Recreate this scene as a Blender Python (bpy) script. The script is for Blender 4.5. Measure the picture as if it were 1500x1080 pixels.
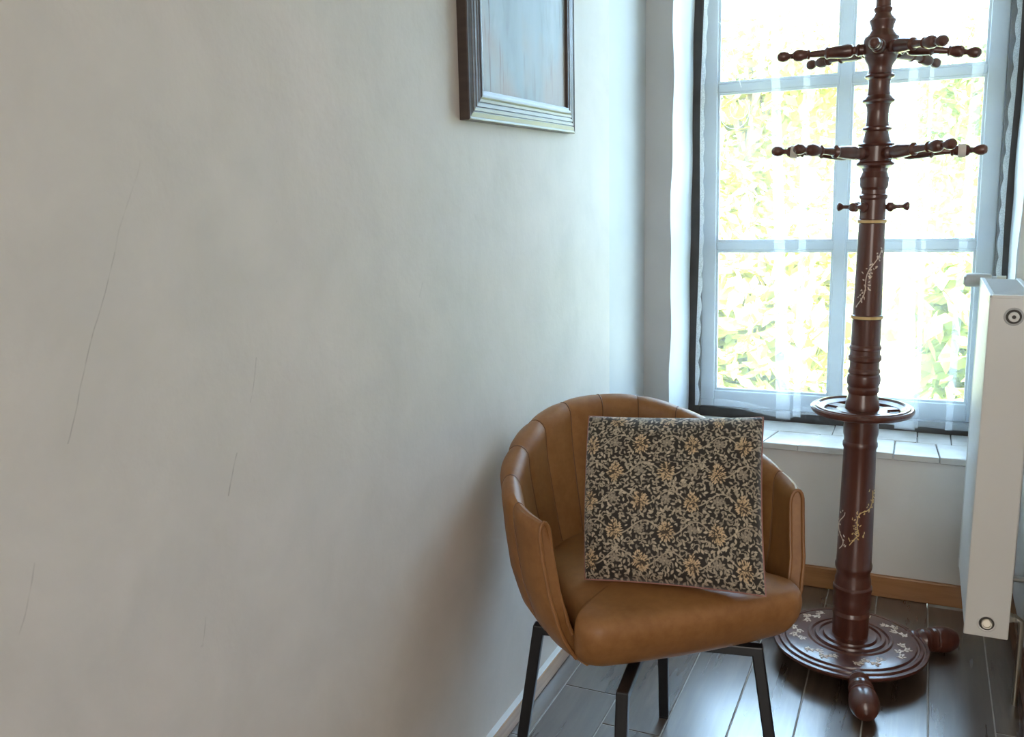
import bpy, bmesh, math, random
import numpy as np
from mathutils import Vector, Matrix

for o in list(bpy.data.objects): bpy.data.objects.remove(o)
scn = bpy.context.scene
COL = scn.collection
PI = math.pi
random.seed(7)

# ------------------------------------------------------------------ camera
F_PX, CX, CY, CAM_H = 1340.0, 750.0, 540.0, 1.30
def _d(p): return Vector((p[0]-CX, -(p[1]-CY), -F_PX))
_Y = _d((1358, 265)).normalized()                 # vanishing point of the floor planks
_Z = -_d((890, 7540)); _Z = (_Z-_Y*_Z.dot(_Y)).normalized()
_X = _Y.cross(_Z)
ROT = Matrix((_X, _Y, _Z))
cam_d = bpy.data.cameras.new('camera'); cam = bpy.data.objects.new('camera', cam_d); COL.objects.link(cam)
cam.matrix_world = Matrix.Translation((0, 0, CAM_H)) @ ROT.to_4x4()
cam_d.sensor_fit = 'HORIZONTAL'; cam_d.sensor_width = 36.0; cam_d.lens = F_PX/1500*36
cam_d.clip_start = 0.02; cam_d.clip_end = 200
scn.camera = cam

# ------------------------------------------------------------------ light
scn.view_settings.view_transform = 'Standard'; scn.view_settings.look = 'None'
scn.view_settings.gamma = 1.0; scn.view_settings.use_curve_mapping = False
scn.view_settings.exposure = 3.6
W = bpy.data.worlds.new('sky'); scn.world = W; W.use_nodes = True
W.node_tree.nodes['Background'].inputs[0].default_value = (0.50, 0.74, 1.0, 1)
W.node_tree.nodes['Background'].inputs[1].default_value = 1.4
sun_d = bpy.data.lights.new('sun', 'SUN'); sun_d.energy = 5.4; sun_d.angle = 0.01; sun_d.color = (1.0, 0.95, 0.82)
sun = bpy.data.objects.new('sun', sun_d); COL.objects.link(sun)
sun.rotation_euler = (math.radians(40), 0, math.radians(35))      # comes over the house, lights the garden
def fill_light(name, loc, rot, sx, sy, energy, color):       # added area fill; the windows behind it are invented and unseen
    d = bpy.data.lights.new(name, 'AREA'); d.shape = 'RECTANGLE'; d.size = sx; d.size_y = sy; d.energy = energy; d.color = color
    o = bpy.data.objects.new(name, d); COL.objects.link(o); o.location = loc; o.rotation_euler = rot
fill_light('facade_fill', (1.70, 2.94, 1.45), (math.radians(-90), 0, 0), 1.3, 1.7, 1.5, (1.0, 0.93, 0.86))  # unseen fill, added to light the left wall
fill_light('rear_fill', (0.75, -2.56, 1.6), (math.radians(90), 0, 0), 1.7, 1.7, 4.6, (1.0, 0.93, 0.86))  # unseen fill, added behind the camera for chair, radiator and back wall

# ------------------------------------------------------------------ helpers
def link(o, parent=None):
    COL.objects.link(o)
    if parent is not None: o.parent = parent
    return o
def tag(o, label=None, cat=None, group=None, kind=None):
    if label: o['label'] = label
    if cat: o['category'] = cat
    if group: o['group'] = group
    if kind: o['kind'] = kind
    return o
def empty(name, loc=(0, 0, 0), rz=0.0):
    o = bpy.data.objects.new(name, None); o.location = loc; o.rotation_euler = (0, 0, rz)
    o.empty_display_size = 0.05
    return link(o)

class MB:
    """collects shapes, builds ONE mesh object"""
    def __init__(s): s.v = []; s.f = []
    def add(s, vs, fs, M=None):
        b = len(s.v)
        s.v += [tuple(M @ Vector(p)) if M is not None else tuple(p) for p in vs]
        s.f += [tuple(i+b for i in f) for f in fs]
        return s
    def box(s, x0, x1, y0, y1, z0, z1, M=None):
        vs = [(x0,y0,z0),(x1,y0,z0),(x1,y1,z0),(x0,y1,z0),(x0,y0,z1),(x1,y0,z1),(x1,y1,z1),(x0,y1,z1)]
        return s.add(vs, [(3,2,1,0),(4,5,6,7),(0,1,5,4),(1,2,6,5),(2,3,7,6),(3,0,4,7)], M)
    def lathe(s, prof, M=None, n=32, cap=True):
        """prof: (r, z) from bottom to top, about local Z"""
        vs = []; fs = []; k = len(prof)
        for r, z in prof:
            for i in range(n):
                a = 2*PI*i/n; vs.append((r*math.cos(a), r*math.sin(a), z))
        for j in range(k-1):
            for i in range(n):
                a = j*n+i; b = j*n+(i+1) % n
                fs.append((a, b, b+n, a+n))
        if cap:
            if prof[0][0] > 1e-5: fs.append(tuple(range(n-1, -1, -1)))
            if prof[-1][0] > 1e-5: fs.append(tuple((k-1)*n+i for i in range(n)))
        return s.add(vs, fs, M)
    def tube(s, pts, r, n=8, closed=False):
        pts = [Vector(p) for p in pts]; m = len(pts); vs = []; fs = []
        up = None
        for i, p in enumerate(pts):
            if closed: t = pts[(i+1) % m]-pts[i-1]
            else: t = pts[min(i+1, m-1)]-pts[max(i-1, 0)]
            t.normalize()
            if up is None:
                up = t.orthogonal().normalized()
            up = (up-t*up.dot(t)).normalized(); w = t.cross(up)
            rr = r[i] if hasattr(r, '__len__') else r
            for j in range(n):
                a = 2*PI*j/n; vs.append(p+up*(rr*math.cos(a))+w*(rr*math.sin(a)))
        for i in range(m if closed else m-1):
            for j in range(n):
                a = i*n+j; b = i*n+(j+1) % n; c = ((i+1) % m)*n+(j+1) % n; d = ((i+1) % m)*n+j
                fs.append((a, b, c, d))
        if not closed:
            fs.append(tuple(range(n-1, -1, -1))); fs.append(tuple((m-1)*n+j for j in range(n)))
        return s.add(vs, fs)
    def bar(s, p0, p1, w, h, up=(0, 0, 1)):
        p0 = Vector(p0); p1 = Vector(p1); t = (p1-p0).normalized(); u = Vector(up)
        u = (u-t*u.dot(t)).normalized(); x = t.cross(u)
        vs = []
        for p in (p0, p1):
            for a, b in ((-1,-1),(1,-1),(1,1),(-1,1)): vs.append(p+x*(a*w/2)+u*(b*h/2))
        return s.add(vs, [(3,2,1,0),(4,5,6,7),(0,1,5,4),(1,2,6,5),(2,3,7,6),(3,0,4,7)])
    def grid(s, fn, nu, nv, closed_u=False):
        vs = [fn(i/(nu if closed_u else nu-1), j/(nv-1)) for j in range(nv) for i in range(nu)]
        fs = []
        for j in range(nv-1):
            for i in range(nu if closed_u else nu-1):
                a = j*nu+i; b = j*nu+(i+1) % nu
                fs.append((a, b, b+nu, a+nu))
        return s.add(vs, fs)
    def build(s, name, mat, parent=None, smooth=False, bevel=0.0, seg=2, auto=True):
        me = bpy.data.meshes.new(name); me.from_pydata(s.v, [], s.f); me.validate()
        bm = bmesh.new(); bm.from_mesh(me); bmesh.ops.recalc_face_normals(bm, faces=bm.faces)
        if bevel > 0:
            es = [e for e in bm.edges if len(e.link_faces) == 2 and e.calc_face_angle(0) > 0.6]
            bmesh.ops.bevel(bm, geom=es, offset=bevel, segments=seg, affect='EDGES', profile=0.5, clamp_overlap=True)
        bm.to_mesh(me); bm.free()
        if smooth:
            for p in me.polygons: p.use_smooth = True
            if auto: me.set_sharp_from_angle(angle=math.radians(auto if auto > 1 else 30))
        me.materials.append(mat)
        return link(bpy.data.objects.new(name, me), parent)

class Nodes:
    def __init__(s, name):
        s.m = bpy.data.materials.new(name); s.m.use_nodes = True; s.t = s.m.node_tree; s.t.nodes.clear()
        s.out = s.t.nodes.new('ShaderNodeOutputMaterial')
    def n(s, typ, ins=None, **kw):
        nd = s.t.nodes.new('ShaderNode'+typ)
        for k, v in kw.items(): setattr(nd, k, v)
        for k, v in (ins or {}).items():
            if isinstance(v, bpy.types.NodeSocket): s.t.links.new(v, nd.inputs[k])
            else: nd.inputs[k].default_value = v
        return nd
    def math(s, op, a, b=0.0, c=0.0, clamp=False):
        return s.n('Math', {0: a, 1: b, 2: c}, operation=op, use_clamp=clamp).outputs[0]
    def mix(s, fac, a, b, blend='MIX'):
        nd = s.n('Mix', data_type='RGBA', blend_type=blend)
        for i, v in ((0, fac), (6, a), (7, b)):
            if isinstance(v, bpy.types.NodeSocket): s.t.links.new(v, nd.inputs[i])
            else: nd.inputs[i].default_value = v if i == 0 else (tuple(v)+(1,))[:4]
        return nd.outputs[2]
    def coords(s, scale=(1, 1, 1), kind='Object', rot=(0, 0, 0)):
        tc = s.n('TexCoord')
        return s.n('Mapping', {'Vector': tc.outputs[kind], 'Scale': scale, 'Rotation': rot}).outputs[0]
    def noise(s, vec, scale, detail=3, rough=0.5, dist=0.0):
        return s.n('TexNoise', {'Vector': vec, 'Scale': scale, 'Detail': detail, 'Roughness': rough, 'Distortion': dist}).outputs[0]
    def ramp(s, fac, stops):
        nd = s.n('ValToRGB', {0: fac}); e = nd.color_ramp.elements
        while len(e) < len(stops): e.new(0.5)
        for el, (p, c) in zip(e, stops): el.position = p; el.color = (tuple(c)+(1,))[:4] if hasattr(c, '__len__') else (c, c, c, 1)
        return nd.outputs[0]
    def bump(s, h, strength=0.2, dist=0.002):
        return s.n('Bump', {'Height': h, 'Strength': strength, 'Distance': dist}).outputs[0]
    def finish(s, shader):
        s.t.links.new(shader, s.out.inputs[0]); return s.m
    def principled(s, color, rough=0.5, metal=0.0, normal=None, coat=0.0, coat_rough=0.1, spec=None, sheen=0.0):
        ins = {'Base Color': color if isinstance(color, bpy.types.NodeSocket) else (tuple(color)+(1,))[:4], 'Roughness': rough, 'Metallic': metal,
               'Coat Weight': coat, 'Coat Roughness': coat_rough, 'Sheen Weight': sheen}
        if normal is not None: ins['Normal'] = normal
        if spec is not None: ins['Specular IOR Level'] = spec
        return s.finish(s.n('BsdfPrincipled', ins).outputs[0])

def mottled(name, c1, c2, scale=6, rough=0.5, detail=4, bump=0.0, bscale=60, stretch=(1, 1, 1), **kw):
    k = Nodes(name); v = k.coords(stretch)
    col = k.ramp(k.noise(v, scale, detail), [(0.3, c1), (0.7, c2)])
    nrm = k.bump(k.noise(v, bscale, 3), bump, 0.003) if bump else None
    return k.principled(col, rough, normal=nrm, **kw)

# ------------------------------------------------------------------ materials
def m_wall_left():
    k = Nodes('plaster_left'); v = k.coords()
    big = k.noise(v, 1.7, 4, 0.55, 0.6); mid = k.noise(v, 6.0, 5, 0.6, 0.4)
    col = k.ramp(big, [(0.33, (0.60, 0.585, 0.545)), (0.52, (0.645, 0.615, 0.57)), (0.7, (0.68, 0.625, 0.59))])
    col = k.mix(0.35, col, k.ramp(mid, [(0.3, (0.55, 0.53, 0.50)), (0.7, (0.74, 0.70, 0.66))]))
    sep = k.n('SeparateXYZ', {0: v})
    # hairline scratches in the plaster (y0,z0)-(y1,z1), half width, strength
    segs = [(.847, 1.34, .797, 1.238, .0016, .28), (.797, 1.238, .699, 1.031, .0014, .75), (1.029, 1.071, 1.007, 1.01, .0014, .6),
            (.975, .944, .953, .89, .0018, .95), (.644, .911, .614, .841, .0016, .5), (.886, .736, .875, .701, .0013, .6),
            (1.096, 1.262, 1.097, 1.262, .0022, .6), (.874, .6995, .875, .6995, .003, .8), (1.52, 1.13, 1.505, 1.105, .0022, .3)]
    wob = k.math('MULTIPLY', k.math('SUBTRACT', k.noise(v, 9, 2), 0.5), 0.02)
    py = k.math('ADD', sep.outputs[1], wob); pz = sep.outputs[2]
    brk = k.ramp(k.noise(v, 55, 2), [(0.35, 0.25), (0.6, 1.0)])
    tot = None
    for y0, z0, y1, z1, w, st in segs:
        dy, dz = y1-y0, z1-z0; L2 = dy*dy+dz*dz
        ay = k.math('SUBTRACT', py, y0); az = k.math('SUBTRACT', pz, z0)
        t = k.math('MULTIPLY_ADD', ay, dy/L2, k.math('MULTIPLY', az, dz/L2), clamp=True)
        ey = k.math('SUBTRACT', ay, k.math('MULTIPLY', t, dy)); ez = k.math('SUBTRACT', az, k.math('MULTIPLY', t, dz))
        d = k.math('SQRT', k.math('ADD', k.math('MULTIPLY', ey, ey), k.math('MULTIPLY', ez, ez)))
        s = k.math('MULTIPLY', k.math('SUBTRACT', 1.0, k.math('DIVIDE', d, w), clamp=True), st)
        tot = s if tot is None else k.math('MAXIMUM', tot, s)
    tot = k.math('MULTIPLY', k.math('MULTIPLY', tot, brk), 0.62)
    col = k.mix(tot, col, (0.20, 0.185, 0.17))
    h = k.math('ADD', k.math('MULTIPLY', k.noise(v, 14, 4, 0.6), 1.0), k.math('MULTIPLY', k.noise(v, 90, 2), 0.15))
    return k.principled(col, 0.62, normal=k.bump(h, 0.22, 0.006), spec=0.35)
M_WALL_L = m_wall_left()
M_WALL = mottled('plaster', (0.66, 0.61, 0.555), (0.72, 0.665, 0.61), 5, 0.7, bump=0.12, bscale=25)
M_REVEAL = mottled('white_paint_plaster', (0.52, 0.55, 0.57), (0.57, 0.595, 0.61), 5, 0.55, bump=0.15, bscale=14)
M_CEIL = mottled('ceiling_paint', (0.74, 0.73, 0.71), (0.78, 0.77, 0.75), 4, 0.8)

def m_plank(name, base):
    k = Nodes(name)
    oi = k.n('ObjectInfo'); tc = k.n('TexCoord')
    off = k.n('VectorMath', {0: tc.outputs['Object'], 1: oi.outputs['Location']}, operation='ADD').outputs[0]
    rnd = k.n('CombineXYZ', {0: k.math('MULTIPLY', oi.outputs['Random'], 31.0), 1: k.math('MULTIPLY', oi.outputs['Random'], 17.0)}).outputs[0]
    v = k.n('VectorMath', {0: off, 1: rnd}, operation='ADD').outputs[0]
    v = k.n('Mapping', {'Vector': v, 'Scale': (1, 0.09, 1)}).outputs[0]
    g = k.noise(v, 26, 6, 0.62, 0.5); g2 = k.noise(v, 6, 3, 0.5, 0.6)
    a, b, c = base
    col = k.ramp(g, [(0.28, a), (0.5, b), (0.72, c)])
    col = k.mix(k.ramp(g2, [(0.4, 0.0), (0.65, 0.35)]), col, a)
    col = k.mix(k.math('MULTIPLY', oi.outputs['Random'], 0.35), col, b)
    rough = k.math('MULTIPLY_ADD', g, 0.14, 0.22)
    return k.principled(col, rough, spec=1.0, coat=1.0, coat_rough=0.25)
M_PLANK = m_plank('wood_look_tile', ((0.045, 0.030, 0.021), (0.085, 0.058, 0.041), (0.15, 0.11, 0.08)))
M_GROUT = mottled('grout', (0.30, 0.28, 0.25), (0.42, 0.39, 0.35), 30, 0.8)
def m_wood(name, a, b, axis, rough=0.42, coat=0.2):
    k = Nodes(name); sc = [16, 16, 16]; sc[axis] = 1.2
    v = k.coords(tuple(sc))
    g = k.noise(v, 2.2, 5, 0.6, 0.8)
    return k.principled(k.ramp(g, [(0.3, a), (0.7, b)]), rough, normal=k.bump(g, 0.08, 0.001), coat=coat, coat_rough=0.25)
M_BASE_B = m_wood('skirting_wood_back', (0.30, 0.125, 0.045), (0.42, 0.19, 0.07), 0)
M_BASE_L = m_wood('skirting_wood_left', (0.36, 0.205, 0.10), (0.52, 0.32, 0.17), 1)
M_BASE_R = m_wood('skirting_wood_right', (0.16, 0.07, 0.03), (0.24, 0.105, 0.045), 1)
M_PALE_LINE = mottled('pale_line', (0.66, 0.66, 0.65), (0.72, 0.72, 0.71), 20, 0.35)
M_STONE = mottled('sill_stone', (0.47, 0.44, 0.40), (0.66, 0.64, 0.61), 9, 0.24, detail=6, bump=0.05, bscale=18)
M_FRAME_DARK = mottled('dark_window_paint', (0.022, 0.020, 0.020), (0.045, 0.040, 0.038), 12, 0.45)
M_CASEMENT = mottled('casement_paint', (0.36, 0.42, 0.48), (0.42, 0.48, 0.53), 9, 0.4)
def m_pane():
    k = Nodes('window_glass')
    lw = k.n('LayerWeight', {'Blend': 0.15}).outputs['Fresnel']
    g = k.n('BsdfGlossy', {'Color': (1, 1, 1, 1), 'Roughness': 0.02}).outputs[0]
    t = k.n('BsdfTransparent', {'Color': (0.95, 0.965, 0.97, 1)}).outputs[0]
    return k.finish(k.n('MixShader', {0: k.math('MULTIPLY', lw, 0.6), 1: t, 2: g}).outputs[0])
M_PANE = m_pane()
def m_net(name, cover, emb=False):
    k = Nodes(name)
    d = k.n('BsdfDiffuse', {'Color': (0.90, 0.92, 0.93, 1)}).outputs[0]
    tl = k.n('BsdfTranslucent', {'Color': (0.90, 0.92, 0.93, 1)}).outputs[0]
    cloth = k.n('MixShader', {0: 0.55, 1: d, 2: tl}).outputs[0]
    t = k.n('BsdfTransparent', {'Color': (1, 1, 1, 1)}).outputs[0]
    v = k.coords()
    thread = k.ramp(k.noise(v, 420, 1), [(0.35, cover*0.8), (0.65, cover*1.2)])
    return k.finish(k.n('MixShader', {0: thread, 1: t, 2: cloth}).outputs[0])
M_NET = m_net('net_curtain_cloth', 0.14)
M_LACE = m_net('curtain_embroidery', 0.75)
M_STEEL = Nodes('brushed_steel').principled((0.6, 0.6, 0.6), 0.3, 1.0)
def m_leather():
    k = Nodes('tan_leather'); v = k.coords()
    big = k.noise(v, 7, 4, 0.6, 0.3); fine = k.noise(v, 55, 4, 0.6)
    col = k.ramp(big, [(0.3, (0.235, 0.100, 0.028)), (0.55, (0.30, 0.135, 0.042)), (0.75, (0.36, 0.175, 0.062))])
    col = k.mix(0.25, col, k.ramp(fine, [(0.35, (0.20, 0.085, 0.025)), (0.65, (0.40, 0.20, 0.075))]))
    vo = k.n('TexVoronoi', {'Vector': v, 'Scale': 320}).outputs[0]
    h = k.math('ADD', k.math('MULTIPLY', big, 2.0), k.math('MULTIPLY', vo, 0.25))
    return k.principled(col, k.math('MULTIPLY_ADD', fine, 0.2, 0.36), normal=k.bump(h, 0.18, 0.0015), spec=0.5)
M_LEATHER = m_leather()
M_SEAM = mottled('leather_seam', (0.13, 0.055, 0.018), (0.18, 0.08, 0.026), 30, 0.5)
M_PIPE_L = mottled('leather_piping', (0.23, 0.10, 0.03), (0.29, 0.13, 0.042), 30, 0.42)
M_BLACK = mottled('black_powder_coat', (0.006, 0.007, 0.009), (0.011, 0.013, 0.016), 30, 0.38)
M_PINK = mottled('pink_piping_cord', (0.32, 0.15, 0.125), (0.40, 0.20, 0.165), 60, 0.8)
def m_print():
    k = Nodes('printed_velvet')
    at = k.n('Attribute', attribute_name='print').outputs['Color']
    v = k.coords()
    wv = k.noise(v, 420, 2)
    return k.principled(at, 0.62, normal=k.bump(wv, 0.25, 0.001), sheen=0.25, spec=0.3)
M_PRINT = m_print()
def m_mahogany():
    k = Nodes('mahogany_lacquer'); v = k.coords((18, 18, 1.5))
    g = k.noise(v, 2.0, 5, 0.6, 0.6)
    col = k.ramp(g, [(0.3, (0.060, 0.016, 0.010)), (0.7, (0.115, 0.034, 0.020))])
    return k.principled(col, 0.32, normal=k.bump(g, 0.05, 0.001), coat=0.5, coat_rough=0.14)
M_MAHOG = m_mahogany()
M_GOLD = mottled('gold_line', (0.62, 0.43, 0.17), (0.72, 0.52, 0.24), 30, 0.35)
M_INLAY = mottled('pale_inlay', (0.55, 0.42, 0.33), (0.72, 0.60, 0.50), 40, 0.4)
M_PALE_BAND = mottled('pale_band', (0.62, 0.54, 0.46), (0.72, 0.64, 0.55), 30, 0.35)
M_ENAMEL = mottled('radiator_enamel', (0.73, 0.715, 0.675), (0.76, 0.745, 0.705), 3, 0.32)
M_ENAMEL_D = mottled('radiator_grille_enamel', (0.42, 0.42, 0.41), (0.46, 0.46, 0.45), 3, 0.4)
M_DARKHOLE = mottled('dark_plug_recess', (0.05, 0.045, 0.04), (0.08, 0.07, 0.06), 20, 0.6)
M_CHROME = Nodes('nickel').principled((0.62, 0.57, 0.48), 0.28, 1.0)
M_FRAMEWOOD = mottled('dark_frame_lacquer', (0.030, 0.019, 0.015), (0.055, 0.036, 0.028), 10, 0.40, stretch=(1, 1, 6), coat=0.25, coat_rough=0.25)
def m_canvas():
    k = Nodes('pale_blue_painting'); v = k.coords()
    st = k.coords((1, 1, 0.35)); vt = k.coords((1, 1, 0.06))
    sep = k.n('SeparateXYZ', {0: v})
    col = k.ramp(k.noise(st, 5, 5, 0.6, 0.6), [(0.3, (0.20, 0.27, 0.31)), (0.5, (0.30, 0.385, 0.43)), (0.72, (0.40, 0.47, 0.50))])
    cl = k.ramp(k.noise(st, 9, 6, 0.7, 0.8), [(0.55, 0.0), (0.75, 0.55)])
    col = k.mix(cl, col, (0.14, 0.18, 0.20))
    low = k.math('SUBTRACT', 1.0, k.math('DIVIDE', k.math('SUBTRACT', sep.outputs[2], 1.50), 0.11), clamp=True)
    reeds = k.math('MULTIPLY', k.ramp(k.noise(vt, 70, 3, 0.6), [(0.56, 0.0), (0.64, 1.0)]), k.ramp(low, [(0.1, 0.0), (0.5, 0.8)]))
    reeds = k.math('MULTIPLY', reeds, k.ramp(k.noise(v, 7, 1), [(0.45, 0.0), (0.6, 1.0)]))
    col = k.mix(reeds, col, (0.10, 0.09, 0.08))
    warm = k.math('MULTIPLY', k.ramp(low, [(0.2, 0.0), (1.0, 0.6)]), k.ramp(k.noise(v, 5, 2), [(0.45, 0.0), (0.62, 1.0)]))
    col = k.mix(warm, col, (0.40, 0.28, 0.21))
    return k.principled(col, 0.5, normal=k.bump(k.noise(v, 120, 3), 0.10, 0.001), spec=0.35)
M_CANVAS = m_canvas()
def m_leaf(name, a, b):
    k = Nodes(name); v = k.coords()
    col = k.ramp(k.noise(v, 1.6, 3), [(0.3, a), (0.7, b)])
    d = k.n('BsdfDiffuse', {'Color': col}).outputs[0]; t = k.n('BsdfTranslucent', {'Color': col}).outputs[0]
    return k.finish(k.n('MixShader', {0: 0.4, 1: d, 2: t}).outputs[0])
M_LEAF_Y = m_leaf('yellow_green_leaves', (0.42, 0.43, 0.10), (0.56, 0.53, 0.18))
M_LEAF_G = m_leaf('fresh_green_leaves', (0.33, 0.40, 0.10), (0.48, 0.50, 0.18))
M_BARK = mottled('bark', (0.22, 0.18, 0.14), (0.34, 0.28, 0.22), 12, 0.9)
M_LAWN = mottled('lawn', (0.30, 0.32, 0.18), (0.40, 0.40, 0.25), 3, 0.95)

# ------------------------------------------------------------------ room shell
XL, YB, XR, ZC = -0.865, 2.97, 0.31, 2.75
KY, KX = 2.66, -0.843                       # the left wall bends slightly before the corner
NX0, NX1, NZ0, NZ1 = -0.758, 0.25, 0.455, 2.36   # window niche
YO = 3.52                                   # outside face of the wall
RX, RY0 = 3.05, -2.6

m = MB()
pl = [(XL, RY0), (XL, KY), (XL-.25, KY), (XL-.25, RY0)]
n = len(pl)
m.add([(x, y, 0) for x, y in pl]+[(x, y, ZC) for x, y in pl],
      [tuple(range(n)), tuple(range(2*n-1, n-1, -1))]+[(i, (i+1) % n, (i+1) % n+n, i+n) for i in range(n)])
tag(m.build('wall_left', M_WALL_L), kind='structure')

m = MB()
m.box(XL-.25, NX0, YB, YO, 0, ZC); m.box(NX1, 1.05, YB, YO, 0, ZC); m.box(2.35, RX+.25, YB, YO, 0, ZC); m.box(1.05, 2.35, YB, YO, 0, .6); m.box(1.05, 2.35, YB, YO, 2.3, ZC)
m.box(NX0, NX1, YB, YO, 0, NZ0); m.box(NX0, NX1, YB, YO, NZ1, ZC)
wb = tag(m.build('wall_back', M_WALL), kind='structure')
# white-painted return between the bend and the corner
m = MB(); pl = [(XL, KY), (KX, YB), (KX, YB+.01), (XL-.25, YB+.01), (XL-.25, KY)]; n = len(pl)
m.add([(x, y, 0) for x, y in pl]+[(x, y, ZC) for x, y in pl],
      [tuple(range(n)), tuple(range(2*n-1, n-1, -1))]+[(i, (i+1) % n, (i+1) % n+n, i+n) for i in range(n)])
tag(m.build('trim_3', M_REVEAL), kind='structure')
# white-painted plaster lining of the niche (reveals), slightly wavy by hand
rv = MB()
def reveal(x, sgn):
    def fn(u, v):
        y = YB-0.001+u*0.30; z = NZ0+v*(NZ1-NZ0)
        w = 0.0025*math.sin(z*9.0+u*2)+0.0018*math.sin(z*23+1.3)
        return (x+sgn*(0.004+w*(1-0.5*u)), y, z)
    rv.grid(fn, 8, 60)
    rv.add([fn(0, j/59) for j in range(60)]+[(x, YB-0.0005, NZ0+(NZ1-NZ0)*j/59) for j in range(60)],
           [(j, j+1, j+61, j+60) for j in range(59)])
reveal(NX0, 1); reveal(NX1, -1); rv.box(KX, NX0+.0005, YB-.002, YB+.01, NZ0, ZC)
tag(rv.build('trim_2', M_REVEAL, smooth=True), kind='structure')

m = MB(); m.box(XR, XR+.16, 2.22, YB, 0, ZC)
tag(m.build('wall_right', M_CEIL), kind='structure')
m = MB(); m.box(1.05, 2.35, YB+.04, YB+.05, .6, 2.3)
tag(m.build('added_blind_facade', M_CEIL), kind='structure')      # unseen facade blind, added to close the opening behind the fill
m = MB()   # rear wall with an opening made up for the fill light
m.box(XL-.25, -.10, RY0-.2, RY0, 0, ZC); m.box(1.60, RX+.25, RY0-.2, RY0, 0, ZC); m.box(-.10, 1.60, RY0-.2, RY0, 0, .75); m.box(-.10, 1.60, RY0-.2, RY0, 2.45, ZC)
tag(m.build('wall_rear', M_WALL), kind='structure')
m = MB(); m.box(-.10, 1.60, RY0-.05, RY0-.04, .75, 2.45); tag(m.build('added_blind_rear', M_CEIL), kind='structure')  # unseen blind, added to close the opening behind the rear fill
m = MB(); m.box(RX, RX+.25, RY0, YB, 0, ZC)
tag(m.build('wall_side', M_WALL), kind='structure')
m = MB(); m.box(XL-.25, RX+.25, RY0-.2, YO, ZC, ZC+.2)
tag(m.build('ceiling', M_CEIL), kind='structure')

# floor: grout bed and plank-shaped tiles, each its own piece
m = MB(); m.box(XL-.05, RX, RY0, YB, -.06, -.0016)
floor = tag(m.build('floor', M_GROUT), kind='structure')
PW, PLEN, GAP = 0.1475, 1.2, 0.0032
joints = {-1: 1.831, 0: 2.09, 1: 1.954, 2: 1.70, 3: 1.52, 4: 1.64, 5: 1.40, 6: 1.74, 7: 2.27}
plank_me = {}
def plank_mesh(w, l):
    key = (round(w, 4), round(l, 4))
    if key not in plank_me:
        b = MB(); b.box(-w/2, w/2, -l/2, l/2, -.012, 0)
        o = b.build('plank', M_PLANK, bevel=0.0012, seg=1); plank_me[key] = o.data; bpy.data.objects.remove(o)
    return plank_me[key]
for r in range(-1, 27):
    x0 = -0.805+r*PW; x1 = x0+PW
    if x0 < XL: x0 = XL-.0
    x1 = min(x1, RX)
    if x1-x0 < .02: continue
    j = joints.get(r, 1.3+(r*0.37) % 1.2); ys = []
    while j > RY0: j -= PLEN
    while j < YB+PLEN: ys.append(j); j += PLEN
    for a, b in zip(ys, ys[1:]):
        a2, b2 = max(a, RY0), min(b, YB)
        if b2-a2 < .03: continue
        o = link(bpy.data.objects.new('plank', plank_mesh(x1-x0-GAP, b2-a2-GAP)), floor)
        o.location = ((x0+x1)/2, (a2+b2)/2, 0)

# skirting boards
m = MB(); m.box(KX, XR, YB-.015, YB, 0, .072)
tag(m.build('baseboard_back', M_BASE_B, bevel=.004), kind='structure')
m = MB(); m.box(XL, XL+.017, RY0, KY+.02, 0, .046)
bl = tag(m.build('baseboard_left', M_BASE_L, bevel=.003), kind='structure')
m = MB(); m.box(XL, XL+.0155, RY0, KY+.02, .0465, .0492); m.build('top_line', M_PALE_LINE, bl, bevel=.0015)  # thin pale line along the top of the left skirting
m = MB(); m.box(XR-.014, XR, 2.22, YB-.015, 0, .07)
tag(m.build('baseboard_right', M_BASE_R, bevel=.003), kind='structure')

# window sill: mortar bed and stone tiles
m = MB(); m.box(NX0, NX1, YB+.004, 3.30, NZ0-.002, NZ0+.004)
sill = tag(m.build('trim_1', M_STONE), kind='structure')
def sill_tile(x0, x1, y0, y1, skew0=0, skew1=0, dz=0.0):
    b = MB(); g = .0012; zt = .4755+dz
    vs = [(x0+g, y0, NZ0), (x1-g, y0, NZ0), (x1-g+skew1, y1, NZ0), (x0+g+skew0, y1, NZ0)]
    b.add([(x, y, z) for x, y, z in vs]+[(x, y, zt) for x, y, z in vs], [(3,2,1,0),(4,5,6,7),(0,1,5,4),(1,2,6,5),(2,3,7,6),(3,0,4,7)])
    b.build('tile', M_STONE, sill, bevel=.002, seg=1)
fx = [NX0, -.60, -.442, -.33, -.045, .085, NX1]
sk = [0, .02, .03, .055, .0, -.01, 0]
for i in range(6): sill_tile(fx[i], fx[i+1], YB-.012, YB+.145, sk[i], sk[i+1], [0, .0012, 0, .001, -.001, .0008][i])
bx_ = [NX0, -.52, -.24, .02, .12, NX1]
for i in range(5): sill_tile(bx_[i], bx_[i+1], YB+.149, 3.30, 0, 0, [-.001, 0, .001, -.0005, 0][i])

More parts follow.
